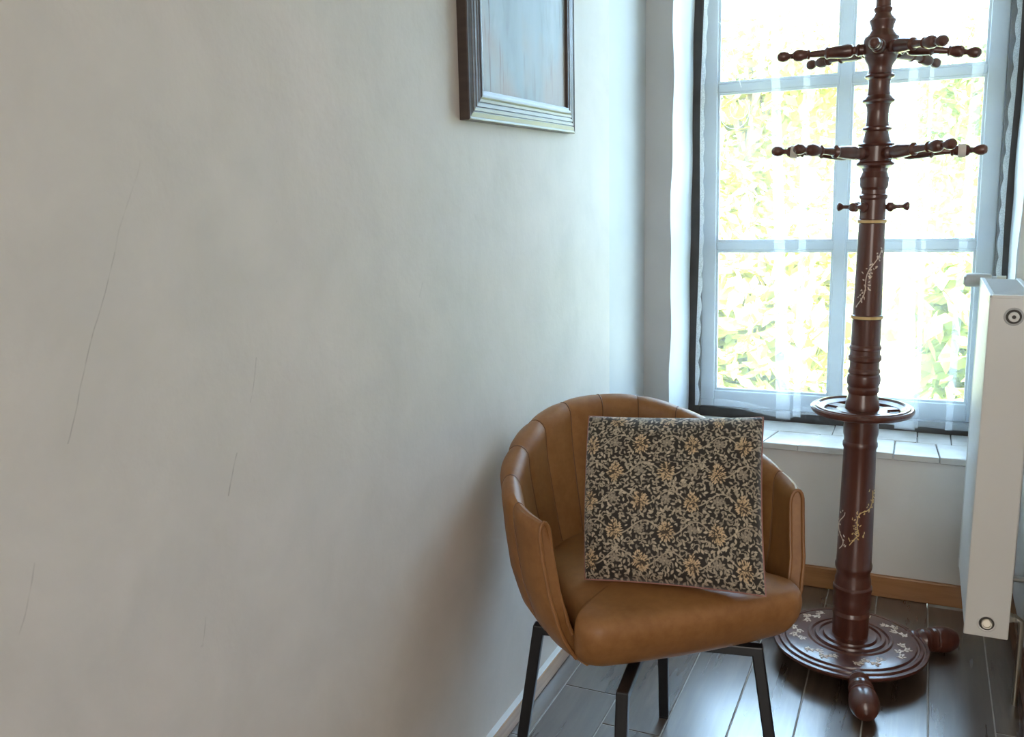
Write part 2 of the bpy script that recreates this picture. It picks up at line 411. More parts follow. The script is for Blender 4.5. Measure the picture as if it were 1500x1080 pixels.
# ------------------------------------------------------------------ window (old frame, a little out of plumb)
win = tag(empty('window_1', (-.25, 3.25, .475)), kind='structure')
win.rotation_euler = (0, -0.0095, 0)
def wpart(name, boxes, mat, bevel=.003, parent=None):
    b = MB()
    for x0, x1, y0, y1, z0, z1 in boxes: b.box(x0+.25, x1+.25, y0-3.25, y1-3.25, z0-.475, z1-.475)
    return b.build(name, mat, parent or win, bevel=bevel)
wpart('outer_frame', [(-.80, -.712, 3.25, 3.345, .44, 2.40)], M_FRAME_DARK)
wpart('outer_frame', [(.213, .29, 3.25, 3.345, .44, 2.40)], M_FRAME_DARK)
wpart('outer_frame', [(-.712, .213, 3.25, 3.345, .44, .513)], M_FRAME_DARK)
wpart('outer_frame', [(-.712, .213, 3.25, 3.345, 2.27, 2.40)], M_FRAME_DARK)
Y0, Y1 = 3.268, 3.318
wpart('stile', [(-.712, -.664, Y0, Y1, .513, 2.27)], M_CASEMENT)
wpart('stile', [(.162, .213, Y0, Y1, .513, 2.27)], M_CASEMENT)
wpart('bottom_rail', [(-.664, .162, Y0, Y1, .513, .572)], M_CASEMENT)
wpart('top_rail', [(-.664, .162, Y0, Y1, 2.215, 2.27)], M_CASEMENT)
wpart('mullion', [(-.269, -.231, Y0+.004, Y1, .572, 2.215)], M_CASEMENT)
zs = [.572, 1.092, 1.63, 2.215]
for zb in (1.092, 1.63):
    for xa, xb in ((-.664, -.269), (-.231, .162)):
        wpart('glazing_bar', [(xa, xb, Y0+.012, Y1-.004, zb-.0145, zb+.0145)], M_CASEMENT)
for i in range(3):
    za = zs[i]+(.0145 if i else 0); zb = zs[i+1]-(.0145 if i < 2 else 0)
    for xa, xb in ((-.664, -.269), (-.231, .162)):
        p = wpart('pane', [(xa-.002, xb+.002, 3.293, 3.296, za-.002, zb+.002)], M_PANE, bevel=0)
        wpart('glazing_bead', [(xa, xa+.008, 3.279, 3.293, za, zb), (xb-.008, xb, 3.279, 3.293, za, zb),
                               (xa+.008, xb-.008, 3.279, 3.293, za, za+.008), (xa+.008, xb-.008, 3.279, 3.293, zb-.008, zb)], M_CASEMENT, bevel=.001)
# ------------------------------------------------------------------ net curtain
rod = MB(); rod.tube([(NX0+.004, 3.205, 2.30), (NX1-.004, 3.205, 2.30)], .006, 10)
tag(rod.build('curtain_rod', M_STEEL, smooth=True), 'thin steel curtain rod spanning the window niche above the net curtain', 'curtain rod')
ZT, ZH = 2.285, .51
# path knots: (x at top z=1.63, x at hem, y offset, hem drop)
kn = [(-.712, -.716, 0, .012), (-.60, -.60, .010, .010), (-.50, -.475, -.006, -.002), (-.455, -.385, -.010, -.012), (-.485, -.432, -.003, -.013), (-.448, -.388, .006, -.010),
      (-.385, -.372, .002, -.002), (-.362, -.350, -.010, .0), (-.385, -.376, -.004, .002), (-.36, -.348, .005, .006), (-.30, -.31, -.004, .010), (-.20, -.19, .008, .008), (-.09, -.085, -.004, .0), (-.045, .010, -.012, -.014),
      (-.07, -.052, -.004, -.016), (-.025, .012, .006, -.014), (.0, .02, -.006, -.008), (-.012, .006, -.002, -.006), (.035, .055, .006, -.006), (.095, .10, -.004, -.006), (.135, .12, -.010, -.006), (.105, .10, -.003, -.008), (.14, .14, .006, -.008), (.222, .228, -.002, -.004)]
SUB = 7
def curve_at(t):                                # Catmull-Rom through the knots
    i = min(int(t), len(kn)-2); f = t-i
    P = [kn[max(i-1, 0)], kn[i], kn[i+1], kn[min(i+2, len(kn)-1)]]
    return [0.5*((2*b)+(-a+c)*f+(2*a-5*b+4*c-d)*f*f+(-a+3*b-3*c+d)*f**3) for a, b, c, d in zip(*P)]
nu = (len(kn)-1)*SUB+1; nv = 44
def net(u, v):
    x1, x0, yo, dr = curve_at(u*(len(kn)-1))
    hem = ZH+dr; z = hem+(ZT-hem)*v
    t = (z-.5)/(1.63-.5)
    x = x0+(x1-x0)*t+0.003*math.sin(z*7+u*40)*(0.4 if 0.02 < u < .98 else 1)
    return (x, 3.205+yo*(1.0-.35*v)+.004*math.sin(z*3+u*9), z)
m = MB(); m.grid(net, nu, nv)
cur = tag(m.build('net_curtain', M_NET, smooth=True, auto=False), 'sheer white net curtain hanging in loose folds over the window', 'curtain')
b = MB(); b.grid(lambda u, v: (lambda p: (p[0], p[1]-.0015, p[2]))(net(u, v*.016)), nu, 3); b.build('hem', m_net('curtain_hem_cloth', .22), cur, smooth=True, auto=False)
for side in (0.0, 1.0):                          # scalloped selvedges
    b = MB()
    def sel(u, v, side=side):
        p = net(side, v); w = .010+.006*abs(math.sin(v*70))
        return (p[0]+(w*u if side == 0 else -w*u)-(.002 if side == 0 else -.002), p[1]-.002, p[2])
    b.grid(sel, 3, 180); b.build('selvedge', m_net('selvedge_cloth', .55), cur, smooth=True, auto=False)
def on_net(x, z): return (x, 3.188, z)
for pts in ([(-.60+.05*math.cos(a), 1.545+.06*math.sin(a)) for a in np.linspace(2.4, 6.6, 22)],
            [(-.585+.03*math.cos(a), 1.55+.035*math.sin(a)) for a in np.linspace(3.0, 7.2, 18)],
            [(-.66+.08*t, 1.83-.19*t+.03*math.sin(t*4)) for t in np.linspace(0, 1, 16)],
            [(-.615-.03*t, 1.47-.12*t) for t in np.linspace(0, 1, 8)],
            [(-.60-.05*t, 1.70+.02*math.sin(t*5)) for t in np.linspace(0, 1, 10)]):
    b = MB(); b.tube([on_net(x, z) for x, z in pts], .0011, 6); b.build('embroidery', M_LACE, cur, smooth=True)

# ------------------------------------------------------------------ tub chair
YAW = 0.71
UX, UY = math.cos(YAW), math.sin(YAW)            # local +x: along the seat front; local -y: facing
CH = (-.51, 1.855, 0)
chair = tag(empty('tub_chair', CH, YAW), 'tan leather tub chair with channelled back and black metal legs', 'chair')
# local frame: x = to the sitter's left hand side in the picture (right), y = backwards (front is -y)
AF, RC, YC = -.124, .318, -.002                   # arm fronts y, radius of the back curve, its centre y
DEL = math.asin((YC-AF)/RC); ARC = (PI+2*DEL)*RC; TOT = ARC
def plan(s):                                     # s in 0..TOT -> outer point and outward normal
    a = PI+DEL-s/RC
    return Vector((RC*math.cos(a), YC+RC*math.sin(a))), Vector((math.cos(a), math.sin(a)))
def smooth01(t): t = max(0, min(1, t)); return t*t*(3-2*t)
def top_z(s):
    k = 1-abs(2*s/TOT-1)                         # 0 arm front, 1 back centre
    return .657+.146*(0.25*k+0.75*smooth01((k-.05)/.85))
OUT = [(.365, .74), (.375, .785), (.40, .85), (.45, .925), (.52, .975), (.60, 1.0), (.70, 1.02), (.82, 1.03)]
def outer_scale(z):
    for (z0, s0), (z1, s1) in zip(OUT, OUT[1:]):
        if z <= z1: return s0+(s1-s0)*smooth01((z-z0)/(z1-z0))*.5+(s1-s0)*.5*max(0, min(1, (z-z0)/(z1-z0)))
    return OUT[-1][1]
TH = .052
def section(s, puff):
    """closed cross-section loop at arc position s"""
    p, nr = plan(s); zt = top_z(s); pts = []
    k = 1-abs(2*s/TOT-1)
    def at(z, inner, off):
        sc = outer_scale(z)
        q = Vector((p.x*sc, (p.y-AF)*(.55+.45*sc)+AF if p.y < YC else YC+(p.y-YC)*sc-(YC-AF)*(.45-.45*sc)))
        q = q-nr*inner+nr*off
        fw = max(0, 1-max(0, q.y-AF)/.22)          # the arm fronts lean forward towards the seat
        return (q.x, q.y-.048*fw*smooth01((zt-z)/.27), z)
    zb = .365
    no = 13
    for i in range(no):                           # outer face, bottom to top
        z = zb+(zt-.028-zb)*i/(no-1); pts.append(at(z, 0, puff*min(1, .35+i/6)))
    th = .024+.030*smooth01(k*1.6)
    r = th/2
    for i in range(1, 8):                         # rounded top roll
        a = PI*i/8; pts.append(at(zt-.028+math.sin(a)*(.028+puff*.35), r-r*math.cos(a), puff*math.cos(a)))
    for i in range(no):                           # inner face, top to bottom
        z = zt-.028-(zt-.028-zb)*i/(no-1); t = i/(no-1)
        sc = outer_scale(z)
        tk = th+(.018*smooth01(t*1.5))*smooth01(k*1.6)
        pts.append(at(z, min(tk, .085), -puff*(1-.5*t)))
    return pts
NCH, NS = 12, 9
for c in range(NCH):
    b = MB(); loops = []
    for j in range(NS):
        f = j/(NS-1); s = TOT*(c+.006+f*.988)/NCH
        if c == 0 and j == 0: s = 0
        if c == NCH-1 and j == NS-1: s = TOT
        puff = .0062*(max(0.0, math.sin(PI*f))**.6)-.0010
        loops.append(section(s, puff))
    L = len(loops[0])
    vs = [p for lp in loops for p in lp]; fs = []
    for j in range(NS-1):
        for i in range(L):
            a = j*L+i; bq = j*L+(i+1) % L; fs.append((a, bq, bq+L, a+L))
    fs.append(tuple(range(L-1, -1, -1))); fs.append(tuple((NS-1)*L+i for i in range(L)))
    b.add(vs, fs); b.build('back_channel', M_LEATHER, chair, smooth=True)
for s in (0, TOT):                                # piping round the arm fronts
    lp = section(s, 0.001)
    pts = [(x*1.0, y-.002, z) for x, y, z in lp[1:-3]]
    b = MB(); b.tube(pts, .0042, 8); b.build('arm_piping', M_PIPE_L, chair, smooth=True)
for c in range(1, NCH):                           # dark stitched grooves between the channels
    lp = section(TOT*c/NCH, -.0012)
    b = MB(); b.tube(lp[0:-2], .0017, 5); b.build('seam', M_SEAM, chair, smooth=True)

# seat: thick cushion, wider in front of the arms
def seat_outline():
    pts = []
    W1, W2, FR, BK, r = .250, .224, -.243, .235, .05
    def arc(cx, cy, rr, a0, a1, nn):
        return [(cx+rr*math.cos(a0+(a1-a0)*i/nn), cy+rr*math.sin(a0+(a1-a0)*i/nn)) for i in range(nn+1)]
    pts += arc(W1-r, FR+r, r, -PI/2, 0, 6)
    pts += [(W1, -.192)]
    pts += arc(W1-.015, -.190, .015, 0, PI/2, 2)
    pts += [(W2+.003, -.165), (W2, -.13), (W2, -.03)]
    pts += arc(0, .03, W2, 0, PI, 20)
    pts += [(-W2, -.03), (-W2, -.13), (-W2-.003, -.165)]
    pts += arc(-W1+.015, -.190, .015, PI/2, PI, 2)
    pts += [(-W1, -.192)]
    pts += arc(-W1+r, FR+r, r, PI, 1.5*PI, 6)
    # front edge subdivided
    for i in range(1, 8): pts.append((-W1+r+(2*W1-2*r)*i/8, FR-.012*math.sin(PI*i/8)))
    return pts
so = seat_outline(); ns = len(so)
layers = [(.372, .80, .0), (.374, .90, 0), (.385, .955, 0), (.405, .985, 0), (.435, 1.0, 0), (.458, 1.0, 0), (.474, .985, 0), (.484, .955, 0), (.490, .90, 0), (.496, .75, 0), (.500, .5, 0), (.502, .2, 0)]
vs = []; fs = []
for z, sc, _ in layers:
    for x, y in so:
        yy = y*sc; dip = 0.0
        if z < .44 and y < -.1: yy = y*(sc*.35+.65*max(sc, .93))*(1-.10*(.44-z)/.07)
        vs.append((x*sc, yy, z))
k = len(layers)
for j in range(k-1):
    for i in range(ns): fs.append((j*ns+i, j*ns+(i+1) % ns, (j+1)*ns+(i+1) % ns, (j+1)*ns+i))
fs.append(tuple(range(ns-1, -1, -1))); fs.append(tuple((k-1)*ns+i for i in range(ns)))
m = MB(); m.add(vs, fs)
seat = m.build('seat', M_LEATHER, chair, smooth=True, auto=False)
mod = seat.modifiers.new('soft', 'SUBSURF'); mod.levels = 1; mod.render_levels = 1

# metal base: four splayed square legs on a cross (the base is swivelled a little against the seat)
feet_w = {'l': ((-.721, 1.721), (-.775, 1.712)), 'f': ((-.471, 1.529), (-.465, 1.475)), 'r': ((-.266, 1.798), (-.212, 1.807)), 'b': ((-.516, 1.989), (-.522, 2.043))}
def to_local(x, y):
    dx, dy = x-CH[0], y-CH[1]; return (dx*UX+dy*UY, -dx*UY+dy*UX)
bc = to_local(-.493, 1.758); ZL = .352
for t, f in feet_w.values():
    tx, ty = to_local(*t); fx_, fy_ = to_local(*f)
    dirv = Vector((tx-bc[0], ty-bc[1], 0)).normalized()
    b = MB(); b.bar((tx, ty, ZL+.010), (fx_, fy_, .004), .024, .024, up=dirv)
    leg = b.build('leg', M_BLACK, chair, bevel=.003)
    b = MB(); b.bar((fx_, fy_, 0), (fx_, fy_, .006), .022, .022, up=dirv); b.build('foot_glide', M_BLACK, leg)
    b = MB(); b.bar((bc[0], bc[1], ZL), (tx+dirv.x*.010, ty+dirv.y*.010, ZL), .024, .022); b.build('cross_bar', M_BLACK, chair, bevel=.003)
b = MB(); b.lathe([(.0, .340), (.06, .340), (.06, .362), (.045, .374), (0, .374)], Matrix.Translation((bc[0], bc[1], 0)), 24)
b.build('swivel_plate', M_BLACK, chair, smooth=True)

# ------------------------------------------------------------------ cushion
def paint_print(N):
    rs = np.random.RandomState(5)
    img = np.zeros((N, N, 3)); img[:] = (.022, .018, .015)
    yy, xx = np.mgrid[0:N, 0:N]; yy = (yy+.5)/N; xx = (xx+.5)/N     # y up
    def stamp(cx, cy, ang, ln, wd, col, point=2.0, alpha=1.0):
        R = ln*1.1
        i0, i1 = max(0, int((cx-R)*N)), min(N, int((cx+R)*N)+2); j0, j1 = max(0, int((cy-R)*N)), min(N, int((cy+R)*N)+2)
        if i1 <= i0 or j1 <= j0: return
        X = xx[j0:j1, i0:i1]-cx; Y = yy[j0:j1, i0:i1]-cy
        a = (X*math.cos(ang)+Y*math.sin(ang))/ln; b = (-X*math.sin(ang)+Y*math.cos(ang))/wd
        w = np.clip(1-np.abs(a)**point, 0, None)-np.abs(b)
        mk = np.clip(w*2.2, 0, 1)[..., None]*alpha
        img[j0:j1, i0:i1] = img[j0:j1, i0:i1]*(1-mk)+np.array(col)*mk
    def stroke(pts, wd, col):
        for (x0, y0), (x1, y1) in zip(pts, pts[1:]):
            L = math.hypot(x1-x0, y1-y0); stamp((x0+x1)/2, (y0+y1)/2, math.atan2(y1-y0, x1-x0), L*.75+wd, wd, col, 6)
    pale = np.array((.52, .44, .33)); dim = np.array((.24, .205, .16)); pink = np.array((.44, .27, .18)); gold = np.array((.44, .32, .19))
    DX, DY = .285, .172
    rows = []
    for r in range(-1, 8):
        for c in range(-1, 6):
            rows.append((.045+c*DX+(DX/2 if r % 2 else 0)+.0*r, .105+r*DY, r))
    # vines
    for r in range(-1, 8):
        ph = 0 if r % 2 else PI
        pts = [(t, .105+r*DY+.05*math.sin(2*PI*t/DX/1.0+ph)*.8+.02) for t in np.linspace(-.02, 1.02, 110)]
        stroke(pts, .0045, pale*.8)
    # small leaves in a dense jittered field
    G = 44
    for i in range(G):
        for j in range(G):
            cx = (i+.5+rs.uniform(-.42, .42))/G; cy = (j+.5+rs.uniform(-.42, .42))/G
            if any(((cx-fx)/.062)**2+((cy-fy)/.062)**2 < 1 for fx, fy, _ in rows): continue
            a = rs.uniform(0, 2*PI); s = rs.uniform(.75, 1.35)
            col = pale*rs.uniform(.75, 1.15) if rs.rand() > .25 else dim*rs.uniform(.8, 1.2)
            stamp(cx, cy, a, .0135*s, .0068*s, col, 1.8)
            if rs.rand() > .5:                    # a curled stem
                pts = [(cx+.018*math.cos(a+q*.8)*q, cy+.018*math.sin(a+q*.8)*q) for q in np.linspace(0, 1.3, 6)]
                stroke(pts, .0030, pale*.7)
    # small five-petalled grey flowers
    for fx, fy, r in rows:
        gx, gy = fx+DX/2+rs.uniform(-.012, .012), fy+.012
        stamp(gx, gy, 0, .034, .034, (.03, .025, .02), 2)
        for q in range(7):
            a = 2*PI*q/7+rs.uniform(-.2, .2); stamp(gx+.018*math.cos(a), gy+.016*math.sin(a), a, .014, .0095, dim*1.25, 2)
        stamp(gx, gy, 0, .008, .008, pale*.8, 2)
    # large serrated flower heads: many ragged florets in a pointed oval
    for fx, fy, r in rows:
        tone = pink*.92 if (r*3+int(fx*7)) % 2 else gold*.9
        stamp(fx, fy+.002, PI/2, .066, .050, (.055, .040, .028), 2.4, .95)
        for q in range(78):
            a = rs.uniform(0, 2*PI); rad = math.sqrt(rs.uniform(.02, 1))
            up = 1.0 if math.sin(a) > 0 else .95
            ex, ey = fx+.047*rad*math.cos(a)*(1-.25*max(0, math.sin(a))), fy+.060*rad*up*math.sin(a)
            t = tone*(.95+.75*rs.rand()); t = t*.75+pale*.35 if rad > .75 else t
            stamp(ex, ey, a+rs.uniform(-.5, .5), .0105, .0046, t, 1.7)
        for q in range(14):
            a = rs.uniform(0, 2*PI); rad = rs.uniform(.1, .85)
            stamp(fx+.042*rad*math.cos(a), fy+.052*rad*math.sin(a), a+PI/2, .0055, .0024, (.07, .045, .03), 2)
        stroke([(fx, fy-.06), (fx+.006, fy-.075), (fx+.016, fy-.088)], .005, pale*.85)
    return np.clip(img, 0, 1)

C_BL, C_BR = Vector((-.602, 1.690, .500)), Vector((-.244, 1.742, .500))
C_TL, C_TR = Vector((-.650, 1.857, .805)), Vector((-.292, 1.960, .808))
cu_c = (C_BL+C_BR+C_TL+C_TR)/4
cu_n = (C_BR-C_BL).cross(C_TL-C_BL).normalized()         # towards the camera side
cushion = tag(empty('throw_cushion', tuple(cu_c)), 'square dark floral patterned cushion with pink piping propped on the tan chair', 'cushion')
T_F, T_B = .074, .040
def cu_edge(a, b):
    # concave edges, pointed corners
    ea = a*(1+(.022 if a < 0 else -.034)*(1-b*b)); eb = b*(1-.030*(1-a*a))
    s, t = (ea+1)/2, (eb+1)/2
    return C_BL*(1-s)*(1-t)+C_BR*s*(1-t)+C_TL*(1-s)*t+C_TR*s*t
def cu_h(a, b): return (max(0, 1-a*a)*max(0, 1-b*b))**.36
def cu_wr(a, b): return .0035*math.sin(5*a+3*b+1)*cu_h(a, b)+.0025*math.sin(9*b-4*a)*cu_h(a, b)
N = 430
pr = paint_print(N)
vs = []; cols = []
for j in range(N):
    b_ = -1+2*j/(N-1)
    for i in range(N):
        a_ = -1+2*i/(N-1)
        p = cu_edge(a_, b_)+cu_n*(T_F*cu_h(a_, b_)+cu_wr(a_, b_))-cu_c
        vs.append(tuple(p))
fs = [(j*N+i, j*N+i+1, (j+1)*N+i+1, (j+1)*N+i) for j in range(N-1) for i in range(N-1)]
me = bpy.data.meshes.new('front_panel'); me.from_pydata(vs, [], fs)
ca = me.color_attributes.new('print', 'FLOAT_COLOR', 'POINT')
ca.data.foreach_set('color', np.concatenate([pr.reshape(-1, 3), np.ones((N*N, 1))], 1).astype(np.float32).ravel())
for p in me.polygons: p.use_smooth = True
me.materials.append(M_PRINT); link(bpy.data.objects.new('front_panel', me), cushion)
NB = 120
pb = pr[::-1][::max(1, N//NB), ::max(1, N//NB)][:NB, :NB]
vs = []
for j in range(NB):
    for i in range(NB):
        a_, b_ = -1+2*i/(NB-1), -1+2*j/(NB-1)
        vs.append(tuple(cu_edge(a_, b_)-cu_n*(T_B*cu_h(a_, b_))-cu_c))
me = bpy.data.meshes.new('back_panel'); me.from_pydata(vs, [], [(j*NB+i, (j+1)*NB+i, (j+1)*NB+i+1, j*NB+i+1) for j in range(NB-1) for i in range(NB-1)])
ca = me.color_attributes.new('print', 'FLOAT_COLOR', 'POINT')
ca.data.foreach_set('color', np.concatenate([pb.reshape(-1, 3), np.ones((NB*NB, 1))], 1).astype(np.float32).ravel())
for p in me.polygons: p.use_smooth = True
me.materials.append(M_PRINT); link(bpy.data.objects.new('back_panel', me), cushion)
rim = [cu_edge(-1+2*i/40, -1)-cu_c for i in range(40)]+[cu_edge(1, -1+2*i/40)-cu_c for i in range(40)]+[cu_edge(1-2*i/40, 1)-cu_c for i in range(40)]+[cu_edge(-1, 1-2*i/40)-cu_c for i in range(40)]
b = MB(); b.tube(rim, .0025, 8, closed=True); b.build('piping', M_PINK, cushion, smooth=True, auto=False)

# ------------------------------------------------------------------ coat stand
RXY = (-.121, 2.505)
stand = tag(empty('coat_stand', (RXY[0], RXY[1], 0)), 'tall turned dark red wooden coat stand with round base in front of the window', 'coat stand')
def z_of(py): return .07+(936-py)*(1.728-.07)/936.0 + (-.00000028*(936-py)*(py))*1.0*-.25
YPX = [(936, .07), (600, .717), (465, .96), (304, 1.238), (220, 1.377), (70, 1.619), (0, 1.728), (-90, 1.862)]
def zpx(py):
    for (a, za), (b_, zb) in zip(YPX, YPX[1:]):
        if py >= b_ : return za+(zb-za)*(a-py)/(a-b_)
    return YPX[-1][1]
def mm(py): return (1.637+(1.875-1.637)*py/936.0)/1000
prof_px = [(934, 25.2), (902, 25.2), (899, 26), (896, 25.2), (893.5, 24.2), (890, 24.6), (886, 26.2), (876, 26.6), (866, 26.2), (862, 27.4), (858, 27.4), (855, 25.4), (847, 25.2), (842, 23.5), (836, 23.2), (830, 25.6), (825, 26.0), (821, 24.6),
           (783, 24.4), (722, 23.6), (656, 22.6), (652, 24.4), (648, 24.4), (645, 23), (640, 23.2), (634, 24.6), (628, 24.6), (622, 24), (616, 25), (606, 25),
           (596, 23.6), (590, 23.0), (584, 21.5), (577, 20.2), (573, 22.2), (569, 22.4), (566, 21), (562, 23.2), (556, 23.9), (550, 23), (547.5, 21), (545, 22.8), (542, 22.6), (539, 20.8), (530, 20.8), (527, 23.2), (522, 23.4), (519, 21.4), (513, 21.2), (511, 22.6), (508, 22.4), (505, 20.7),
           (468.5, 20.5), (467.5, 21.8), (462.5, 21.8), (461.5, 20.3), (420, 19.6), (370, 19.0), (327.5, 18.5), (326.5, 19.8), (322, 19.8), (321, 18.2), (293, 17.8), (290, 20), (286, 20), (284, 17.4), (278, 17.2), (274, 19.6), (268, 20.2), (260, 20.6), (256, 18.6), (251, 17.0),
           (246, 18.8), (242, 26), (239, 27), (237, 25), (236, 22.5), (214, 22.5), (213, 25), (210.5, 26), (208, 22), (204, 19), (198, 17.2), (192, 16.6), (189.5, 20.6), (186.5, 20.6), (184, 16.8), (178, 15.6), (166, 15.2), (156, 16), (151, 18), (148, 22.6), (145, 23), (142, 20), (138, 16.5), (132, 15.2), (119, 15), (115, 16), (112, 20.5), (109, 21), (106.5, 17),
           (100, 16), (94, 17.5), (88, 21.5), (84, 22.5), (81, 22.8), (78, 25), (70, 25.5), (58, 25.5), (53, 24), (48, 19), (42, 15.6), (37, 16), (32, 18), (28, 18.6), (25, 16.4), (22, 13.4), (17, 11), (13.5, 13), (10.5, 13.4), (8, 11), (0, 10.6), (-12, 10.4), (-15, 15), (-20, 15.4), (-24, 11), (-32, 9.5), (-40, 14), (-52, 17), (-64, 14), (-72, 7), (-78, 4), (-82, 0.05)]
post = [(hw*mm(py), zpx(py)) for py, hw in prof_px]
b = MB(); b.lathe(post, None, 40); b.build('post', M_MAHOG, stand, smooth=True, auto=24)
for py in (465, 324.3):
    zc = zpx(py); rr = (22.0 if py > 400 else 20.0)*mm(py)
    b = MB(); b.lathe([(rr-.003, zc-.0036), (rr+.0005, zc-.0036), (rr+.0008, zc), (rr+.0005, zc+.0036), (rr-.003, zc+.0036)], None, 40, cap=False); b.build('gold_band', M_GOLD, stand, smooth=True)
# base disc with turned rings
b = MB(); b.lathe([(0, .030), (.150, .030), (.190, .040), (.200, .048), (.2025, .053), (.202, .058), (.195, .0595), (.193, .057), (.189, .057), (.187, .063), (.180, .0645), (.177, .061), (.172, .061), (.170, .0665),
                   (.160, .0685), (.112, .0705), (.108, .0745), (.102, .0745), (.099, .069), (.093, .069), (.090, .077), (.081, .078), (.079, .072), (.071, .072), (.068, .079), (.05, .081), (0, .081)], None, 72)
b.build('base_disc', M_MAHOG, stand, smooth=True, auto=25)
# scrolling inlay round the disc and up the post
def leaf_on(b, P, t, nrm, ln, wd, th=.0006):
    t = (t-nrm*t.dot(nrm)).normalized(); w = nrm.cross(t)
    ring = [P+t*(ln*math.cos(a))+w*(wd*math.sin(a)*(1-.35*math.cos(a))) for a in [2*PI*i/10 for i in range(10)]]
    vs = [p-nrm*.0008 for p in ring]+[p+nrm*th for p in ring]
    b.add(vs, [tuple(range(10, 20)), tuple(range(9, -1, -1))]+[(i, (i+1) % 10, 10+(i+1) % 10, 10+i) for i in range(10)])
rr = random.Random(3)
b = MB(); zt = .0696
for k_ in range(7):
    a0 = 2*PI*k_/7+.35; pts = []
    for i in range(22):
        t = i/21; a = a0+t*.62; r_ = .141+.011*math.sin(t*PI*4)
        pts.append((r_*math.cos(a), r_*math.sin(a), zt))
    b.tube(pts, .0011, 6)
    for i in range(1, 21):
        P = Vector(pts[i]); out = Vector((math.cos(a0+i/21*.62), math.sin(a0+i/21*.62), 0))
        tv = Vector(pts[i])-Vector(pts[i-1])
        sgn = 1 if i % 2 else -1
        leaf_on(b, P+out*(.006*sgn)+Vector((0, 0, .0002)), (tv.normalized()+out*sgn*.8), Vector((0, 0, 1)), .0042+rr.random()*.002, .0022+rr.random()*.001)
b.build('base_inlay', M_INLAY, stand, smooth=True)
def post_r(z):
    for (r0, z0), (r1, z1) in zip(post, post[1:]):
        if z0 <= z <= z1 and z1 > z0: return r0+(r1-r0)*(z-z0)/(z1-z0)
    return .03
def vine(az, wob, leaves, mat, seed):
    rv_ = random.Random(seed); b = MB(); pts = []
    for a, z in az:
        r_ = post_r(z)+.0002; pts.append((r_*math.cos(a), r_*math.sin(a), z))
    b.tube(pts, .0013, 6)
    for i in range(1, len(pts)-1):
        for q in range(leaves):
            a, z = az[i]; a += rv_.uniform(-.34, .34); z += rv_.uniform(-.011, .011); r_ = post_r(z)
            nrm = Vector((math.cos(a), math.sin(a), 0))
            leaf_on(b, Vector((r_*math.cos(a), r_*math.sin(a), z)), Vector((-math.sin(a)*rv_.uniform(-1, 1), math.cos(a)*rv_.uniform(-1, 1), rv_.uniform(-1, 1)+.01)), nrm, rv_.uniform(.0022, .0042), rv_.uniform(.0011, .0020))
    return b.build('vine_inlay', mat, stand, smooth=True)
AF_ = -PI/2
z0, z1 = zpx(790), zpx(716)
vine([(AF_-.25+1.25*t+.25*math.sin(t*9), z0+(z1-z0)*t+.008*math.sin(t*14)) for t in np.linspace(0, 1, 26)], 0, 2, M_GOLD, 2)
z0, z1 = zpx(447), zpx(365)
vine([(AF_-.75+1.5*t+.2*math.sin(t*8), z0+(z1-z0)*t) for t in np.linspace(0, 1, 24)], 0, 2, M_INLAY, 4)
vine([(AF_-.95+.3*math.sin(t*8), zpx(800)+(zpx(745)-zpx(800))*t) for t in np.linspace(0, 1, 14)], 0, 1, M_INLAY, 6)
# tray ring: dished umbrella collar with a rim, spokes and a hub
zt = zpx(600)
b = MB(); b.lathe([(.094, zt-.010), (.112, zt-.013), (.124, zt-.009), (.1285, zt-.002), (.1285, zt+.003), (.125, zt+.0065), (.120, zt+.006), (.117, zt+.009), (.112, zt+.0095), (.108, zt+.004), (.101, zt+.001), (.094, zt-.002), (.094, zt-.010)], None, 64, cap=False)
tray = b.build('collar_ring', M_MAHOG, stand, smooth=True)
b = MB(); b.lathe([(.030, zt-.010), (.062, zt-.010), (.066, zt-.006), (.062, zt-.002), (.030, zt+.002)], None, 40, cap=False); b.build('collar_hub', M_MAHOG, tray, smooth=True)
for i in range(6):
    a = 2*PI*i/6+.5; ca_, sa_ = math.cos(a), math.sin(a)
    b = MB(); b.bar((.058*ca_, .058*sa_, zt-.006), (.098*ca_, .098*sa_, zt-.006), .034, .007); b.build('collar_spoke', M_MAHOG, tray, bevel=.002)
